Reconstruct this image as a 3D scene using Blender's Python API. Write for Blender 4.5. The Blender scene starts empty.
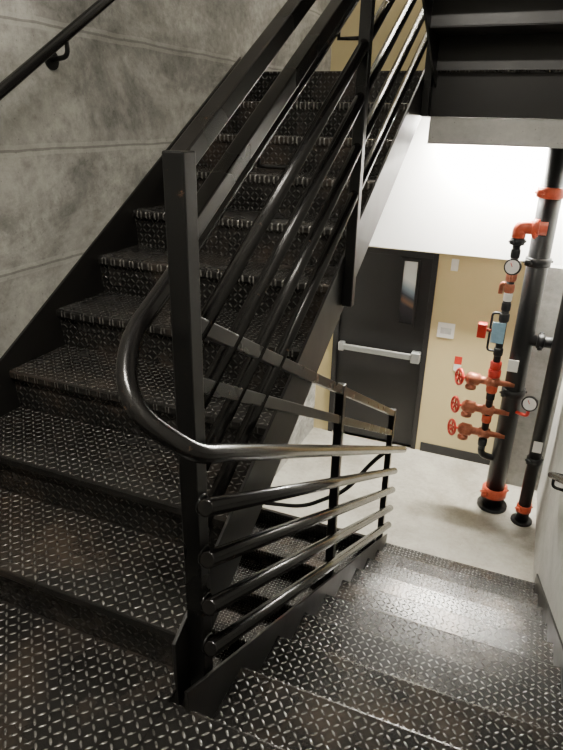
import bpy, bmesh, math
from mathutils import Vector, Matrix
ZO = 3.22
C = bpy.context.scene.collection

# ---------------------------------------------------------------- materials
def newmat(name):
    m = bpy.data.materials.new(name); m.use_nodes = True
    nt = m.node_tree; b = nt.nodes['Principled BSDF']
    return m, nt, b
def mth(nt, op, a, b=None, c=None, clamp=False):
    n = nt.nodes.new('ShaderNodeMath'); n.operation = op; n.use_clamp = clamp
    for i, v in enumerate((a, b, c)):
        if v is None: continue
        if isinstance(v, (int, float)): n.inputs[i].default_value = v
        else: nt.links.new(v, n.inputs[i])
    return n.outputs[0]
def coords(nt):
    t = nt.nodes.new('ShaderNodeTexCoord'); return t.outputs['Object']
def noise(nt, scale, detail=5, rough=.6, vec=None, stretch=None, distort=0):
    n = nt.nodes.new('ShaderNodeTexNoise')
    n.inputs['Scale'].default_value = scale; n.inputs['Detail'].default_value = detail
    n.inputs['Roughness'].default_value = rough; n.inputs['Distortion'].default_value = distort
    v = vec or coords(nt)
    if stretch:
        mp = nt.nodes.new('ShaderNodeMapping'); mp.inputs['Scale'].default_value = stretch
        nt.links.new(v, mp.inputs[0]); v = mp.outputs[0]
    nt.links.new(v, n.inputs['Vector'])
    return n.outputs['Fac']
def ramp(nt, fac, stops):
    r = nt.nodes.new('ShaderNodeValToRGB')
    while len(r.color_ramp.elements) < len(stops): r.color_ramp.elements.new(.5)
    for e, (p, c) in zip(r.color_ramp.elements, stops):
        e.position = p; e.color = (c[0], c[1], c[2], 1)
    nt.links.new(fac, r.inputs[0]); return r.outputs[0]
def mix(nt, fac, a, b, mode='MIX'):
    n = nt.nodes.new('ShaderNodeMix'); n.data_type = 'RGBA'; n.blend_type = mode
    for i, v in ((0, fac), (6, a), (7, b)):
        if isinstance(v, (int, float)): n.inputs[i].default_value = v
        elif isinstance(v, tuple): n.inputs[i].default_value = (v[0], v[1], v[2], 1)
        else: nt.links.new(v, n.inputs[i])
    return n.outputs[2]
def bump(nt, b, h, strength, dist):
    n = nt.nodes.new('ShaderNodeBump'); n.inputs['Strength'].default_value = strength
    n.inputs['Distance'].default_value = dist
    nt.links.new(h, n.inputs['Height']); nt.links.new(n.outputs[0], b.inputs['Normal'])

def simple(name, col, rough=.5, metal=0., var=.15, nscale=12, bmp=0.0):
    m, nt, b = newmat(name)
    f = noise(nt, nscale)
    lo = tuple(c*(1-var) for c in col); hi = tuple(min(1, c*(1+var)) for c in col)
    nt.links.new(ramp(nt, f, [(.3, lo), (.7, hi)]), b.inputs['Base Color'])
    b.inputs['Roughness'].default_value = rough; b.inputs['Metallic'].default_value = metal
    if bmp: bump(nt, b, noise(nt, nscale*6), bmp, .002)
    return m

def diamond(name, axes, k=1.0):
    m, nt, b = newmat(name)
    v = coords(nt); s = nt.nodes.new('ShaderNodeSeparateXYZ'); nt.links.new(v, s.inputs[0])
    cell = 1/.026
    A = mth(nt, 'MULTIPLY', s.outputs[axes[0]], cell); B = mth(nt, 'MULTIPLY', s.outputs[axes[1]], cell)
    fx = mth(nt, 'SUBTRACT', mth(nt, 'FRACT', A), .5); fy = mth(nt, 'SUBTRACT', mth(nt, 'FRACT', B), .5)
    par = mth(nt, 'FLOORED_MODULO', mth(nt, 'ADD', mth(nt, 'FLOOR', A), mth(nt, 'FLOOR', B)), 2.0)
    sg = mth(nt, 'SUBTRACT', mth(nt, 'MULTIPLY', par, 2.0), 1.0)
    sy = mth(nt, 'MULTIPLY', sg, fy)
    p = mth(nt, 'MULTIPLY', mth(nt, 'ADD', fx, sy), .7071/.46)
    q = mth(nt, 'MULTIPLY', mth(nt, 'SUBTRACT', fx, sy), .7071/.16)
    d = mth(nt, 'ADD', mth(nt, 'MULTIPLY', p, p), mth(nt, 'MULTIPLY', q, q))
    h = mth(nt, 'SUBTRACT', 1.0, d, clamp=True)
    h2 = mth(nt, 'POWER', h, .7)
    n1 = noise(nt, 3.0, 6, .65); n2 = noise(nt, 60, 3); n3 = noise(nt, 1.7, 4, .6)
    base = ramp(nt, n1, [(.3, (.008, .0078, .0075)), (.5, (.018, .017, .016)), (.72, (.055, .042, .032))])  # brown end of the ramp paints a brownish sheen in patches
    wear_glint = ramp(nt, n2, [(.35, (.09*k, .087*k, .082*k)), (.65, (.42*k, .41*k, .385*k))])  # worn metal on the lozenges, brightened to paint in their silver highlights
    wf = mth(nt, 'MULTIPLY', h2, mth(nt, 'ADD', mth(nt, 'MULTIPLY', n3, 1.1), .2), clamp=True)
    col = mix(nt, wf, base, wear_glint)
    nt.links.new(col, b.inputs['Base Color'])
    nt.links.new(mth(nt, 'ADD', mth(nt, 'MULTIPLY', wf, .4), .35, clamp=True), b.inputs['Metallic'])
    r = mth(nt, 'ADD', mth(nt, 'MULTIPLY', n3, .28), .11)
    nt.links.new(r, b.inputs['Roughness'])
    hh = mth(nt, 'ADD', h2, mth(nt, 'MULTIPLY', n2, .08))
    bump(nt, b, hh, 1.0, .003)
    return m

def painted_steel(name, col=(.009, .009, .010), worn=(.10, .055, .03), amt=.68, rough=.22, spec=.4):
    m, nt, b = newmat(name)
    n1 = noise(nt, 22, 8, .75); n2 = noise(nt, 3, 3)
    k = ramp(nt, n1, [(amt, (0, 0, 0)), (amt+.05, (1, 1, 1))])
    nt.links.new(mix(nt, k, col, worn), b.inputs['Base Color'])
    b.inputs['Metallic'].default_value = .0
    b.inputs['Specular IOR Level'].default_value = spec
    nt.links.new(mth(nt, 'ADD', mth(nt, 'MULTIPLY', n2, .25), rough-.08), b.inputs['Roughness'])
    bump(nt, b, noise(nt, 40, 3), .10, .002)
    return m

def concrete(name, lo, mid, hi, joints=None, rough=.8, bm=.35, lim=(.38, .62)):
    m, nt, b = newmat(name)
    v = coords(nt)
    n1 = noise(nt, 1.6, 10, .70, stretch=(1, 1, 1.5), distort=.3); n2 = noise(nt, 22, 8, .75); n3 = noise(nt, .9, 3, .5)
    f = mth(nt, 'ADD', mth(nt, 'MULTIPLY', n1, .55), mth(nt, 'ADD', mth(nt, 'MULTIPLY', n2, .25), mth(nt, 'MULTIPLY', n3, .2)))
    col = ramp(nt, f, [(lim[0], lo), (.5, mid), (lim[1], hi)])
    h = mth(nt, 'ADD', n2, mth(nt, 'MULTIPLY', n1, .8))
    vo = nt.nodes.new('ShaderNodeTexVoronoi'); vo.inputs['Scale'].default_value = 26
    nt.links.new(v, vo.inputs['Vector'])
    pit = ramp(nt, vo.outputs['Distance'], [(.05, (0, 0, 0)), (.12, (1, 1, 1))])
    if joints:
        s = nt.nodes.new('ShaderNodeSeparateXYZ'); nt.links.new(v, s.inputs[0])
        per, off = joints
        zz = mth(nt, 'ADD', s.outputs[2], mth(nt, 'MULTIPLY', mth(nt, 'SUBTRACT', noise(nt, 4), .5), .02))
        fr = mth(nt, 'FRACT', mth(nt, 'DIVIDE', mth(nt, 'SUBTRACT', zz, off), per))
        dd = mth(nt, 'ABSOLUTE', mth(nt, 'SUBTRACT', fr, .5))
        lift = nt.nodes.new('ShaderNodeTexWhiteNoise'); lift.noise_dimensions = '1D'
        nt.links.new(mth(nt, 'FLOOR', mth(nt, 'ADD', mth(nt, 'DIVIDE', mth(nt, 'SUBTRACT', zz, off), per), .5)), lift.inputs['W'])
        tone = ramp(nt, lift.outputs['Value'], [(0, (.82, .82, .82)), (1, (1, 1, 1))])
        col = mix(nt, 1.0, col, tone, 'MULTIPLY')
        sm = ramp(nt, noise(nt, 1.0, 8, .75, stretch=(1, .8, 1.8), distort=.6), [(.49, (0, 0, 0)), (.66, (1, 1, 1))])
        col = mix(nt, mth(nt, 'MULTIPLY', sm, .6), col, hi)
        st = ramp(nt, noise(nt, 4, 8, .78, distort=.4), [(.54, (0, 0, 0)), (.68, (1, 1, 1))])
        col = mix(nt, mth(nt, 'MULTIPLY', st, .5), col, lo)
        j = mth(nt, 'LESS_THAN', dd, .005/per)
        lip = mth(nt, 'MULTIPLY', mth(nt, 'LESS_THAN', dd, .022/per), .6)
        col = mix(nt, mth(nt, 'MULTIPLY', lip, n1), col, hi)
        col = mix(nt, mth(nt, 'MULTIPLY', j, .5), col, (lo[0]*.5, lo[1]*.5, lo[2]*.5))
        h = mth(nt, 'SUBTRACT', h, mth(nt, 'MULTIPLY', j, 1.0))
    nt.links.new(mix(nt, .35, col, pit, 'MULTIPLY'), b.inputs['Base Color'])
    b.inputs['Roughness'].default_value = rough
    bump(nt, b, h, bm, .006)
    return m

def emit(name, col, s):
    m, nt, b = newmat(name)
    b.inputs['Base Color'].default_value = (.9, .9, .9, 1)
    b.inputs['Emission Color'].default_value = (*col, 1); b.inputs['Emission Strength'].default_value = s
    return m

M_TREAD = diamond('diamond_plate_flat', (0, 1))
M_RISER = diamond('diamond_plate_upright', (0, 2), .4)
M_STEEL = painted_steel('black_painted_steel', col=(.004, .004, .004), amt=.66, rough=.26, spec=.3)
M_WORN = painted_steel('worn_black_steel', col=(.005, .0045, .004), amt=.65, worn=(.12, .065, .035), rough=.24, spec=.35)
M_STRING = painted_steel('stringer_steel', col=(.008, .0075, .007), amt=.75, rough=.34, spec=.32)
M_TUBE = painted_steel('gloss_black_tube', col=(.004, .0036, .0035), amt=.63, worn=(.07, .045, .03), rough=.17, spec=.4)
M_CONC = concrete('concrete_grey', (.115, .112, .10), (.24, .235, .213), (.44, .432, .39), joints=(.46, 3.075-.23), bm=.7, lim=(.41, .59))
M_CONCL = concrete('concrete_light', (.33, .325, .30), (.43, .425, .40), (.52, .515, .48), bm=.15)
M_CONCM = concrete('concrete_medium', (.13, .13, .12), (.21, .21, .20), (.30, .30, .28), bm=.3)
M_FLOOR = concrete('floor_concrete', (.22, .205, .17), (.31, .295, .25), (.38, .365, .315), bm=.05, rough=.38, lim=(.42, .58))
M_YEL = simple('cream_paint', (.60, .50, .27), .6, 0, .04, 3, .05)
M_WHITE = simple('white_paint', (.92, .92, .91), .6, 0, .02, 3, .05)
M_DOOR = simple('charcoal_door_paint', (.014, .013, .014), .45, 0, .1, 6)
M_ALU = simple('brushed_aluminium', (.42, .43, .42), .38, .7, .08, 20)
M_BASE = simple('rubber_base', (.015, .015, .016), .5)
M_BLKPIPE = painted_steel('black_iron_pipe', col=(.008, .008, .009), amt=.64, worn=(.06, .045, .035), rough=.38)
M_RED = simple('red_enamel', (.52, .035, .022), .35, 0, .15, 30)
M_ORANGE = simple('orange_coupling', (.50, .075, .03), .4, 0, .2, 30)
M_BRASS = simple('tarnished_brass', (.38, .13, .075), .4, .5, .3, 30)
M_PAPER = simple('paper_white', (.82, .81, .77), .7, 0, .03, 30)
M_BLUE = simple('sign_blue', (.25, .42, .55), .5, 0, .1, 40)
M_LAMP_LO = emit('tube_lamp_lower', (1, .96, .86), 1050)
M_LAMP_HI = emit('tube_lamp_upper', (1, .94, .83), 245)
M_LAMP_TOP = emit('tube_lamp_top', (1, .94, .83), 135)
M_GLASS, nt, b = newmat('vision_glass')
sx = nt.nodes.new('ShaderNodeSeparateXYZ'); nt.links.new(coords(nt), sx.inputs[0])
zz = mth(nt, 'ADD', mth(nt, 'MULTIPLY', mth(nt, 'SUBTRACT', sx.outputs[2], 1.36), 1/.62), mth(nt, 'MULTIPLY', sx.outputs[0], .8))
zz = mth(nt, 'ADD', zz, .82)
nt.links.new(ramp(nt, zz, [(0, (.02, .02, .022)), (.28, (.05, .05, .06)), (.34, (.20, .12, .08)), (.44, (.06, .07, .09)), (.56, (.28, .36, .44)), (.70, (.8, .82, .82))]), b.inputs['Base Color'])  # lit reflections in the pane painted as colour bands
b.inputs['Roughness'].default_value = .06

# ---------------------------------------------------------------- helpers
def empty(name):
    e = bpy.data.objects.new(name, None); C.objects.link(e); return e
def mkobj(name, bm, mat, parent=None, smooth=False, bevel=0):
    bmesh.ops.recalc_face_normals(bm, faces=bm.faces)
    me = bpy.data.meshes.new(name); bm.to_mesh(me); bm.free()
    for v in me.vertices: v.co.z += ZO
    mats = mat if isinstance(mat, (list, tuple)) else [mat]
    for m in mats: me.materials.append(m)
    if smooth:
        for p in me.polygons: p.use_smooth = True
    o = bpy.data.objects.new(name, me); C.objects.link(o)
    if parent: o.parent = parent
    if bevel:
        md = o.modifiers.new('bevel', 'BEVEL'); md.width = bevel; md.segments = 2; md.limit_method = 'ANGLE'
    return o
def addbox(bm, x0, x1, y0, y1, z0, z1):
    vs = [bm.verts.new((x, y, z)) for x in (x0, x1) for y in (y0, y1) for z in (z0, z1)]
    out = []
    for f in ((0,1,3,2),(4,6,7,5),(0,4,5,1),(2,3,7,6),(0,2,6,4),(1,5,7,3)):
        out.append(bm.faces.new([vs[i] for i in f]))
    return out
def box(name, x0, x1, y0, y1, z0, z1, mat, parent=None, bevel=0):
    bm = bmesh.new(); addbox(bm, x0, x1, y0, y1, z0, z1)
    return mkobj(name, bm, mat, parent, bevel=bevel)
def addprism(bm, prof, x0, x1):
    a = [bm.verts.new((x0, y, z)) for y, z in prof]; b = [bm.verts.new((x1, y, z)) for y, z in prof]
    fs = [bm.faces.new(a), bm.faces.new(b[::-1])]
    n = len(prof)
    for i in range(n): fs.append(bm.faces.new((a[i], b[i], b[(i+1) % n], a[(i+1) % n])))
    return fs
def prism(name, prof, x0, x1, mat, parent=None, bevel=0):
    bm = bmesh.new(); addprism(bm, prof, x0, x1)
    return mkobj(name, bm, mat, parent, bevel=bevel)
def roundpath(pts, r, seg=8):
    pts = [Vector(p) for p in pts]; out = [pts[0]]
    for i in range(1, len(pts)-1):
        a, b, c = pts[i-1], pts[i], pts[i+1]
        rr = min(r, (a-b).length*.49, (c-b).length*.49)
        p0 = b+(a-b).normalized()*rr; p1 = b+(c-b).normalized()*rr
        for k in range(seg+1):
            t = k/seg; out.append(p0*(1-t)**2+b*2*t*(1-t)+p1*t*t)
    out.append(pts[-1]); return out
def addtube(bm, pts, r, seg=20, caps=True, dome=False):
    pts = [Vector(p) for p in pts]
    rs = r if isinstance(r, (list, tuple)) else [r]*len(pts)
    t0 = (pts[1]-pts[0]).normalized()
    up = Vector((0, 0, 1)) if abs(t0.z) < .9 else Vector((1, 0, 0))
    n = t0.cross(up).normalized(); rings = []
    for i, p in enumerate(pts):
        if i == 0: t = pts[1]-pts[0]
        elif i == len(pts)-1: t = pts[-1]-pts[-2]
        else: t = (pts[i+1]-pts[i]).normalized()+(pts[i]-pts[i-1]).normalized()
        t.normalize(); n = (n-t*n.dot(t)).normalized(); bb = t.cross(n)
        rings.append([bm.verts.new(p+(n*math.cos(2*math.pi*k/seg)+bb*math.sin(2*math.pi*k/seg))*rs[i]) for k in range(seg)])
    fs = []
    for a, b in zip(rings, rings[1:]):
        for k in range(seg):
            f = bm.faces.new((a[k], a[(k+1) % seg], b[(k+1) % seg], b[k])); f.smooth = True; fs.append(f)
    if caps:
        fs.append(bm.faces.new(rings[0][::-1])); fs.append(bm.faces.new(rings[-1]))
    return fs
def tube(name, pts, r, mat, parent=None, seg=20):
    bm = bmesh.new(); addtube(bm, pts, r, seg)
    return mkobj(name, bm, mat, parent)
def torus(bm, c, ax, R, r, seg=28, rs=8):
    c = Vector(c); ax = Vector(ax).normalized()
    u = ax.orthogonal().normalized(); w = ax.cross(u); rings = []
    for i in range(seg):
        a = 2*math.pi*i/seg; d = u*math.cos(a)+w*math.sin(a)
        rings.append([bm.verts.new(c+d*(R+r*math.cos(2*math.pi*k/rs))+ax*r*math.sin(2*math.pi*k/rs)) for k in range(rs)])
    for i in range(seg):
        a = rings[i]; b = rings[(i+1) % seg]
        for k in range(rs):
            f = bm.faces.new((a[k], b[k], b[(k+1) % rs], a[(k+1) % rs])); f.smooth = True
def sloped(y0, y1, zc0, slope, h):
    z = lambda y: zc0+slope*(y-y0)
    return [(y0, z(y0)-h/2), (y1, z(y1)-h/2), (y1, z(y1)+h/2), (y0, z(y0)+h/2)]

# ---------------------------------------------------------------- layout
XL, XR, XM = -1.92, .45, -.70
RUN, RISE = .317, .169           # down flight
RUNU, RISEU = .310, .1785        # up flight
SL = RISE/RUN; SU = RISEU/RUNU
YU0, ZU0 = 1.065, -1.348
ZLAND = -1.53
YD0 = 1.00
ZF = -3.22
YW = 5.70
YTOP = YU0+RUNU*9; ZTOP = ZU0+RISEU*9
YB = -.75
YPIT = 4.05                      # floor edge of the lower flight

# ---------------------------------------------------------------- stair flights
def flight(name, x0, x1, y0, z0, n, d, run=RUN, rise=RISE, lowcut=None, mt=None, mr=None, r0=None, up=.075, upr=None):
    e = empty(name)
    bmT = bmesh.new(); bmR = bmesh.new()
    for k in range(n):
        y = y0+d*run*k; z = z0+rise*k
        yb = y+d*(run+.03)
        prof = [(y+d*.004, z-.038), (y, z-.030), (y, z-.008), (y+d*.003, z-.002), (y+d*.009, z),
                (yb, z), (yb, z-.008), (y+d*.016, z-.008), (y+d*.012, z-.038)]
        addprism(bmT, prof, x0, x1)
    for k in range(n+1):
        y = y0+d*run*k; z = z0+rise*k
        rr = (r0 if (k == 0 and r0) else rise)
        pr = [(y+d*.016, z-.009), (y+d*.030, z-rr-.002), (y+d*.036, z-rr-.002), (y+d*.022, z-.009)]
        addprism(bmR, pr, x0, x1)
    mkobj('treads', bmT, mt or M_TREAD, e); mkobj('risers', bmR, mr or M_RISER, e)
    s = rise/run*d
    ya = y0-d*.03; yb = y0+d*run*n+d*.02
    za = z0+s*(ya-y0); zb = z0+s*(yb-y0)
    dn = .25
    for i in range(2):
        u = upr if (i == 1 and upr is not None) else up
        sx = (x0-.011, x0) if i == 0 else (x1, x1+.011)
        prof = [(ya, za-dn), (ya, za+u), (yb, zb+u), (yb, zb-dn)]
        if lowcut is not None and za-dn < lowcut:
            yk = y0+(lowcut+dn-z0)/s
            prof = [(ya, lowcut), (ya, za+u), (yb, zb+u), (yb, zb-dn), (yk, lowcut)]
        prism('stringer_%d' % (i+1), prof, sx[0], sx[1], M_STRING, e, bevel=.002)
    return e
flight('stair_flight', XL+.012, XM-.035, YU0, ZU0, 9, 1, run=RUNU, rise=RISEU, r0=ZU0-ZLAND, upr=.01)
flight('stair_flight', XM+.045, XR-.012, YD0+RUN*9, ZLAND-RISE*9, 9, -1, lowcut=ZF)
flight('stair_flight', XM+.04, XR-.012, YTOP, ZTOP+RISEU, 9, -1, run=RUNU, rise=RISEU, mt=M_STRING, mr=M_STRING)
flight('stair_flight', XL+.012, XM-.08, YPIT-RUN*9, ZF-RISE*9, 9, 1, up=.0)

# landings
e = empty('stair_landing')
box('deck_left', XL, XM-.03, YB, YU0+.03, ZLAND-.01, ZLAND, M_TREAD, e)
bm = bmesh.new()
addprism(bm, [(YB, ZLAND), (YD0-.01, ZLAND), (YD0-.003, ZLAND-.003), (YD0, ZLAND-.01), (YD0, ZLAND-.04), (YD0-.012, ZLAND-.04), (YD0-.012, ZLAND-.01), (YB, ZLAND-.01)], XM-.029, XR)
mkobj('deck_right', bm, M_TREAD, e)
box('edge_beam', XL, XM-.05, YU0+.04, YU0+.06, ZLAND-.25, ZLAND-.011, M_STRING, e)
e = empty('stair_landing')
box('deck', XL, XR, YTOP+.001, YW, ZTOP-.01, ZTOP, M_TREAD, e)
box('slab', XL, XR, YTOP+.03, YW, ZTOP-.24, ZTOP-.011, M_STRING, e)
box('concrete_edge_beam', XM+.02, XR, YTOP+.045, YTOP+.20, ZTOP-.39, ZTOP-.241, M_CONCL, e)
e = empty('stair_landing')
zl3 = ZTOP+RISEU*10
box('deck', XL, XR, YB, YTOP-RUNU*9, zl3-.15, zl3, M_STRING, e)

# ---------------------------------------------------------------- railing
def post(nm, y, z0, z1, par, w=.05, x=XM):
    return box(nm, x-w/2, x+w/2, y-w/2, y+w/2, z0, z1, M_STEEL, par, bevel=.004)
YP = 1.13
g = empty('stair_guardrail')
post('newel_post', YP, -1.66, -.068, g, .052)
for i, (y) in enumerate((2.47, 3.82)):
    zn = ZU0+SU*(y-YU0)
    post('post_up_%d' % i, y, zn-.22, zn+1.22, g, .045)
ys = YP+.02
for i, z in enumerate((-.098, -.235)):
    prism('flat_rail_up_%d' % i, sloped(YP-.01 if i == 0 else ys, 3.82, z, SU, .052), XM-.022, XM+.022, M_WORN, g, bevel=.004)
for i, z in enumerate((-.50, -.68, -.86, -1.04)):
    tube('pipe_rail_up_%d' % i, [(XM, ys, z), (XM, 3.82, z+SU*(3.82-ys))], .021, M_TUBE, g)
YE, YM = 3.80, 2.45
for i, y in enumerate((YM, YE)):
    zn = ZLAND-SL*(y-YD0)
    post('post_down_%d' % i, y, zn-.12 if i == 0 else -3.16, -.445-.550*(y-ys)+.03, g, .042)
for i, z in enumerate((-.445, -.60)):
    prism('flat_rail_down_%d' % i, sloped(ys, YE, z, -.550, .045), XM-.014, XM+.018, M_WORN, g, bevel=.003)
for i, z in enumerate((-.915, -1.08, -1.245, -1.40)):
    y0 = 1.10
    bm = bmesh.new()
    pts = [(XM+.052, y0-.004, z+.002), (XM+.052, y0, z), (XM+.052, YE+.03, z-.537*(YE+.03-y0))]
    addtube(bm, pts, [.019, .0245, .0245])
    mkobj('pipe_rail_down_%d' % i, bm, M_TUBE, g)
bm = bmesh.new()
for z in (-.915, -1.08, -1.245, -1.40): torus(bm, (XM+.027, 1.125, z-.012), (1, 0, 0), .024, .005, 16, 6)
for z in (-.50, -.68, -.86, -1.04): torus(bm, (XM, YP+.027, z), (0, 1, 0), .022, .005, 16, 6)
mkobj('weld_beads', bm, M_STEEL, g)
hx, hd = XM-.105, XM+.105
pts = [(hx+.06, 4.15, 1.25), (hx+.02, 4.12, 1.34), (hx, 3.95, -.385+SU*(3.95-1.22)), (hx, 1.22, -.385), (hx, 1.04, -.475), (XM-.03, .93, -.58), (hd-.01, .99, -.69), (hd, 1.09, -.735),
       (hd, 3.80, -.735-.530*(3.80-1.09))]
tube('handrail_tube', roundpath(pts, .09, 8), .0235, M_TUBE, g, 24)
tube('lower_handrail_bend', roundpath([(XM, 3.82, -2.20), (-.80, 3.75, -2.30), (-.97, 3.7, -2.57), (-1.30, 3.7, -2.81), (-1.8, 3.7, -2.90)], .12), .016, M_TUBE, g, 16)
for y in (1.75, 2.47, 3.2):
    zz = -.385+SU*(y-1.22)
    tube('bracket', [(hx, y, zz-.02), (hx, y, zz-.06), (XM-.0, y, zz-.06)], .008, M_STEEL, g, 10)

def wall_rail(name, x, wallx, y0, z0, y1, z1, ts):
    e = empty(name)
    pts = [(wallx, y0, z0-.0), (x, y0, z0), (x, y1, z1), (wallx, y1, z1)]
    tube('rail', roundpath(pts, .05), .021, M_TUBE, e)
    for t in ts:
        y = y0+(y1-y0)*t; z = z0+(z1-z0)*t
        bm = bmesh.new()
        addtube(bm, roundpath([(x, y, z-.015), (x, y, z-.075), (wallx, y, z-.085)], .03, 5), .010, 10)
        s = 1 if wallx > x else -1
        addtube(bm, [(wallx-s*.008, y, z-.085), (wallx, y, z-.085)], .038, 18)
        mkobj('bracket', bm, M_STEEL, e)
wall_rail('wall_handrail', XL+.09, XL+.001, .95, -.42, 3.9, -.42+SU*2.95, (.08, .41, .7, .94))
wall_rail('wall_handrail', XR-.08, XR-.001, 1.0, -.63, 3.75, -.63-SL*2.75, (.08, .36, .64, .92))

# ---------------------------------------------------------------- room shell
box('wall_left', XL-.2, XL, YB-.2, YW+.2, -5.2, 4.2, M_CONC)
box('wall_right', XR, XR+.2, YB-.2, YW+.2, -5.2, 4.2, M_CONCL)
box('wall_back', XL, XR, YB-.2, YB, -5.2, 4.2, M_CONC)
DX0, DX1, DZ = -1.75, -.77, -1.14
bm = bmesh.new()
addbox(bm, XL, DX0, YW, YW+.2, -5.2, 4.2); addbox(bm, DX1, XR, YW, YW+.2, -5.2, 4.2)
addbox(bm, DX0, DX1, YW, YW+.2, DZ, 4.2); addbox(bm, DX0, DX1, YW, YW+.2, -5.2, ZF)
mkobj('wall_far', bm, M_YEL)
box('wall_bulkhead', XL, XR, YW-.16, YW-.001, -1.10, ZTOP-.24, M_WHITE)
box('wall_pier', .13, XR, YW-.30, YW-.002, ZF, -1.101, M_CONCM)
box('ceiling', XL-.2, XR+.2, YB-.2, YW+.2, 4.2, 4.4, M_WHITE)
bm = bmesh.new()
addbox(bm, XL, XR, YPIT+.035, YW+.2, ZF-.15, ZF)
addbox(bm, XM-.06, XR, YB, YPIT+.035, ZF-.15, ZF)
mkobj('floor', bm, M_FLOOR)
box('floor_pit', XL, XR, YB, YW, -5.3, -5.2, M_FLOOR)
box('baseboard_far', DX1+.05, .13, YW-.014, YW-.001, ZF, ZF+.10, M_BASE)

# ---------------------------------------------------------------- door
e = empty('door_1')
box('leaf', DX0+.05, DX1-.05, YW+.03, YW+.075, ZF+.01, DZ-.05, M_DOOR, e, .003)
bm = bmesh.new()
addbox(bm, DX0, DX0+.05, YW-.015, YW+.12, ZF, DZ); addbox(bm, DX1-.05, DX1, YW-.015, YW+.12, ZF, DZ); addbox(bm, DX0+.05, DX1-.05, YW-.015, YW+.12, DZ-.05, DZ)
mkobj('frame', bm, M_DOOR, e, bevel=.004)
wx0, wx1, wz0, wz1 = -1.09, -.96, -1.86, -1.24
box('vision_glass', wx0, wx1, YW+.022, YW+.029, wz0, wz1, M_GLASS, e)
bm = bmesh.new()
addbox(bm, wx0-.025, wx0, YW+.012, YW+.03, wz0-.025, wz1+.025); addbox(bm, wx1, wx1+.025, YW+.012, YW+.03, wz0-.025, wz1+.025)
addbox(bm, wx0, wx1, YW+.012, YW+.03, wz0-.025, wz0); addbox(bm, wx0, wx1, YW+.012, YW+.03, wz1, wz1+.025)
mkobj('glass_frame', bm, M_DOOR, e)
box('panic_bar', DX0+.10, DX1-.07, YW-.045, YW-.01, -2.215, -2.155, M_ALU, e, .008)
box('panic_bar_latch', DX1-.15, DX1-.06, YW-.06, YW+.029, -2.24, -2.13, M_ALU, e, .01)
box('panic_bar_end', DX0+.07, DX0+.13, YW-.05, YW+.029, -2.23, -2.14, M_ALU, e, .008)

# wall signs
box('wall_thermostat', -.65, -.585, YW-.022, YW-.001, -1.28, -1.17, M_PAPER, None, .005)
e = empty('wall_notice')
box('sheet', -.70, -.54, YW-.006, YW-.001, -1.94, -1.79, M_PAPER, e)
box('print', -.67, -.57, YW-.008, YW-.0055, -1.90, -1.84, simple('print_grey', (.5, .5, .48), .7), e)
e = empty('extinguisher_sign')
box('red_panel', -.50, -.43, YW-.006, YW-.001, -2.19, -2.11, M_RED, e)
box('white_panel', -.50, -.43, YW-.006, YW-.001, -2.26, -2.195, M_PAPER, e)

# ---------------------------------------------------------------- sprinkler standpipe
s = empty('sprinkler_standpipe')
px, py = .07, 4.97
tube('riser', [(px, py, ZF), (px, py, ZTOP-.24)], .080, M_BLKPIPE, s, 28)
def coupling(c, ax, r, w, mat=M_ORANGE):
    bm = bmesh.new(); c = Vector(c); ax = Vector(ax)
    addtube(bm, [c-ax*w/2, c-ax*w*.4, c+ax*w*.4, c+ax*w/2], [r*1.05, r*1.25, r*1.25, r*1.05], 24)
    side = ax.orthogonal().normalized()
    for sg in (-1, 1):
        p = c+side*sg*r*1.35
        addtube(bm, [p-ax*w*.3, p+ax*w*.3], r*.22+.006, 8)
        q = ax.cross(side)
        addtube(bm, [p-q*r*.55, p+q*r*.55], .010, 8)
    mkobj('coupling', bm, mat, s)
Z = (0, 0, 1); X = (1, 0, 0)
bm = bmesh.new(); addtube(bm, [(px, py, ZF), (px, py, ZF+.03)], .13, 28); mkobj('floor_flange', bm, M_BLKPIPE, s)
coupling((px, py, ZF+.16), Z, .086, .09); coupling((px, py, -.47), Z, .080, .08); coupling((px, py, -.98), Z, .076, .07, M_BLKPIPE); coupling((px, py, -2.08), Z, .076, .07, M_BLKPIPE)
bx = -.10; by = 4.90
bm = bmesh.new()
addtube(bm, roundpath([(px+.02, by, -.72), (bx, by, -.72), (bx, by, -.80)], .06), .050, 20)
mkobj('elbow', bm, M_ORANGE, s)
coupling((px-.06, by, -.72), X, .052, .05); coupling((bx, by, -.83), Z, .042, .05, M_BLKPIPE)
tube('trim_riser', [(bx, by, -.84), (bx, by, -2.62)], .030, M_BLKPIPE, s)
for z, r, mt in ((-.92, .036, M_BLKPIPE), (-1.10, .042, M_BRASS), (-1.19, .040, M_BRASS), (-1.26, .034, M_PAPER), (-1.34, .036, M_BLKPIPE), (-1.43, .040, M_BLKPIPE), (-1.72, .038, M_BLKPIPE), (-1.84, .046, M_RED), (-1.91, .052, M_RED), (-2.05, .046, M_ORANGE), (-2.12, .036, M_BLKPIPE), (-2.33, .040, M_ORANGE), (-2.56, .038, M_BLKPIPE)):
    tube('fitting', [(bx, by, z-.035), (bx, by, z-.025), (bx, by, z+.025), (bx, by, z+.035)], [r*.85, r, r, r*.85], mt, s)
tube('test_valve', roundpath([(bx, by, -1.16), (bx-.06, by, -1.16), (bx-.06, by, -1.24)], .02), .018, M_BRASS, s, 12)
tube('trim_loop', roundpath([(bx, by, -1.40), (bx-.09, by, -1.40), (bx-.09, by, -1.72), (bx, by, -1.72)], .03), .010, M_BLKPIPE, s, 10)
tube('trim_return', roundpath([(bx, by, -2.58), (bx, by, -2.68), (px, py, -2.74)], .05), .030, M_BLKPIPE, s)
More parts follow.
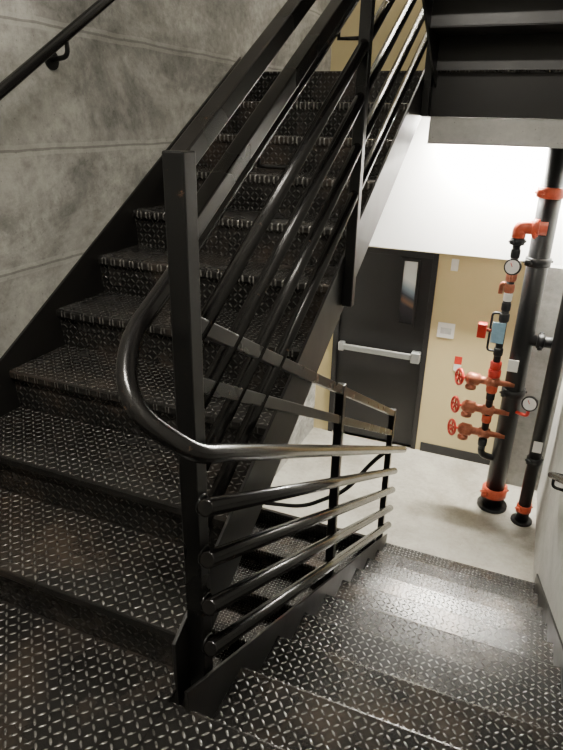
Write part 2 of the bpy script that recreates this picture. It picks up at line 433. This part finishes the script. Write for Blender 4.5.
def gauge(c):
    c = Vector(c); bm = bmesh.new(); d = Vector((-.18, -.95, .2)).normalized()
    addtube(bm, [c+d*-.02, c+d*.018], .062, 28); mkobj('gauge_case', bm, M_BLKPIPE, s)
    bm = bmesh.new(); addtube(bm, [c+d*.017, c+d*.021], .053, 28); mkobj('gauge_dial', bm, M_PAPER, s)
    bm = bmesh.new(); torus(bm, c+d*.02, d, .057, .006); mkobj('gauge_bezel', bm, M_BLKPIPE, s)
    u = d.cross(Vector((0, 0, 1))).normalized()
    bm = bmesh.new(); addtube(bm, [c+d*.024, c+d*.024+Vector((0, 0, 1))*.03+u*.015], .003, 6); mkobj('gauge_needle', bm, M_RED, s)
gauge((bx, by-.07, -1.01)); tube('gauge_stem', [(bx, by, -1.12), (bx, by-.06, -1.12), (bx, by-.06, -1.05)], .012, M_BRASS, s, 10)
gauge((.21, 4.84, -2.10)); tube('gauge_stem', roundpath([(px, py-.03, -2.23), (.21, 4.87, -2.23), (.21, 4.87, -2.14)], .03), .014, M_RED, s, 10)
def valve(z):
    vx = bx-.17
    bm = bmesh.new()
    pr = [(px, .02), (bx+.05, .026), (bx+.045, .045), (bx-.045, .045), (bx-.05, .034), (vx+.07, .034), (vx+.06, .052), (vx-.02, .057), (vx-.05, .03)]
    addtube(bm, [(x, by, z) for x, r in pr], [r for x, r in pr], 18)
    addtube(bm, [(vx, by, z), (vx, by, z-.06), (vx, by, z-.065), (vx, by, z-.09)], [.035, .035, .045, .045], 16)
    mkobj('valve_body', bm, M_BRASS, s)
    bm = bmesh.new(); c = Vector((vx-.10, by-.03, z+.01)); d = Vector((-.85, -.5, .1)).normalized()
    addtube(bm, [(vx-.03, by, z), c], .012, 10)
    torus(bm, c, d, .064, .012)
    u = d.orthogonal().normalized(); w = d.cross(u)
    for k in range(5):
        a = k*2*math.pi/5; addtube(bm, [c, c+(u*math.cos(a)+w*math.sin(a))*.06], .008, 8)
    mkobj('handwheel', bm, M_RED, s)
valve(-1.99); valve(-2.25); valve(-2.47)
box('flow_switch', -.285, -.215, 4.84, 4.91, -1.61, -1.49, M_RED, s, .008)
tube('switch_nipple', [(-.22, by, -1.55), (bx, by, -1.55)], .015, M_BRASS, s, 10)
box('hanging_tag_blue', -.175, -.075, 4.835, 4.842, -1.63, -1.46, M_BLUE, s)
box('hanging_tag_white', -.01, .07, 4.86, 4.867, -1.86, -1.76, M_PAPER, s)
tube('cross_main', [(px, py-.02, -1.60), (XR-.002, py-.02, -1.60)], .045, M_BLKPIPE, s)
coupling((px+.13, py-.02, -1.60), X, .048, .06, M_BLKPIPE)
p2x, p2y = .33, 4.84
tube('drain_riser', [(p2x, p2y, ZF), (p2x, p2y, ZTOP-.24)], .052, M_BLKPIPE, s)
coupling((p2x, p2y, ZF+.14), Z, .050, .07); coupling((p2x, p2y, -2.6), Z, .050, .06, M_BLKPIPE)
tube('floor_flange', [(p2x, p2y, ZF), (p2x, p2y, ZF+.02)], .09, M_BLKPIPE, s)
box('pipe_label', p2x-.035, p2x+.035, p2y-.057, p2y-.053, -2.5, -2.4, M_PAPER, s)

# ---------------------------------------------------------------- lamps
def lamp(name, x0, x1, y0, y1, ztop, mat):
    e = empty(name)
    box('housing', x0-.03, x1+.03, y0-.02, y1+.02, ztop-.035, ztop, M_WHITE, e, .004)
    box('diffuser', x0, x1, y0, y1, ztop-.07, ztop-.036, mat, e, .01)
lamp('fluorescent_lamp', -.70, .35, 5.31, 5.43, ZTOP-.242, M_LAMP_LO)
lamp('fluorescent_lamp', -1.3, -.1, .05, .2, zl3-.152, M_LAMP_HI)
e = empty('fluorescent_lamp')
box('housing', -1.5, -.3, YW-.05, YW-.001, 2.1, 2.25, M_WHITE, e)
box('diffuser', -1.48, -.32, YW-.10, YW-.051, 2.11, 2.24, M_LAMP_TOP, e)

w = bpy.data.worlds.new('world'); bpy.context.scene.world = w; w.use_nodes = True
w.node_tree.nodes['Background'].inputs[0].default_value = (.9, .88, .82, 1)
w.node_tree.nodes['Background'].inputs[1].default_value = .1

# ---------------------------------------------------------------- camera
cd = bpy.data.cameras.new('camera'); cam = bpy.data.objects.new('camera', cd); C.objects.link(cam)
cd.sensor_fit = 'VERTICAL'; cd.sensor_height = 36; cd.lens = 36*600/750; cd.clip_start = .02
yaw, pit, rol = map(math.radians, (22.2, 23.3, 1.28))
h = Vector((-math.sin(yaw), math.cos(yaw), 0)); zz = Vector((0, 0, 1))
F = h*math.cos(pit)-zz*math.sin(pit); R0 = Vector((math.cos(yaw), math.sin(yaw), 0)); U0 = h*math.sin(pit)+zz*math.cos(pit)
U = U0*math.cos(rol)-R0*math.sin(rol); R = R0*math.cos(rol)+U0*math.sin(rol)
cam.matrix_world = Matrix(((R.x, U.x, -F.x, 0), (R.y, U.y, -F.y, 0), (R.z, U.z, -F.z, ZO), (0, 0, 0, 1)))
bpy.context.scene.camera = cam
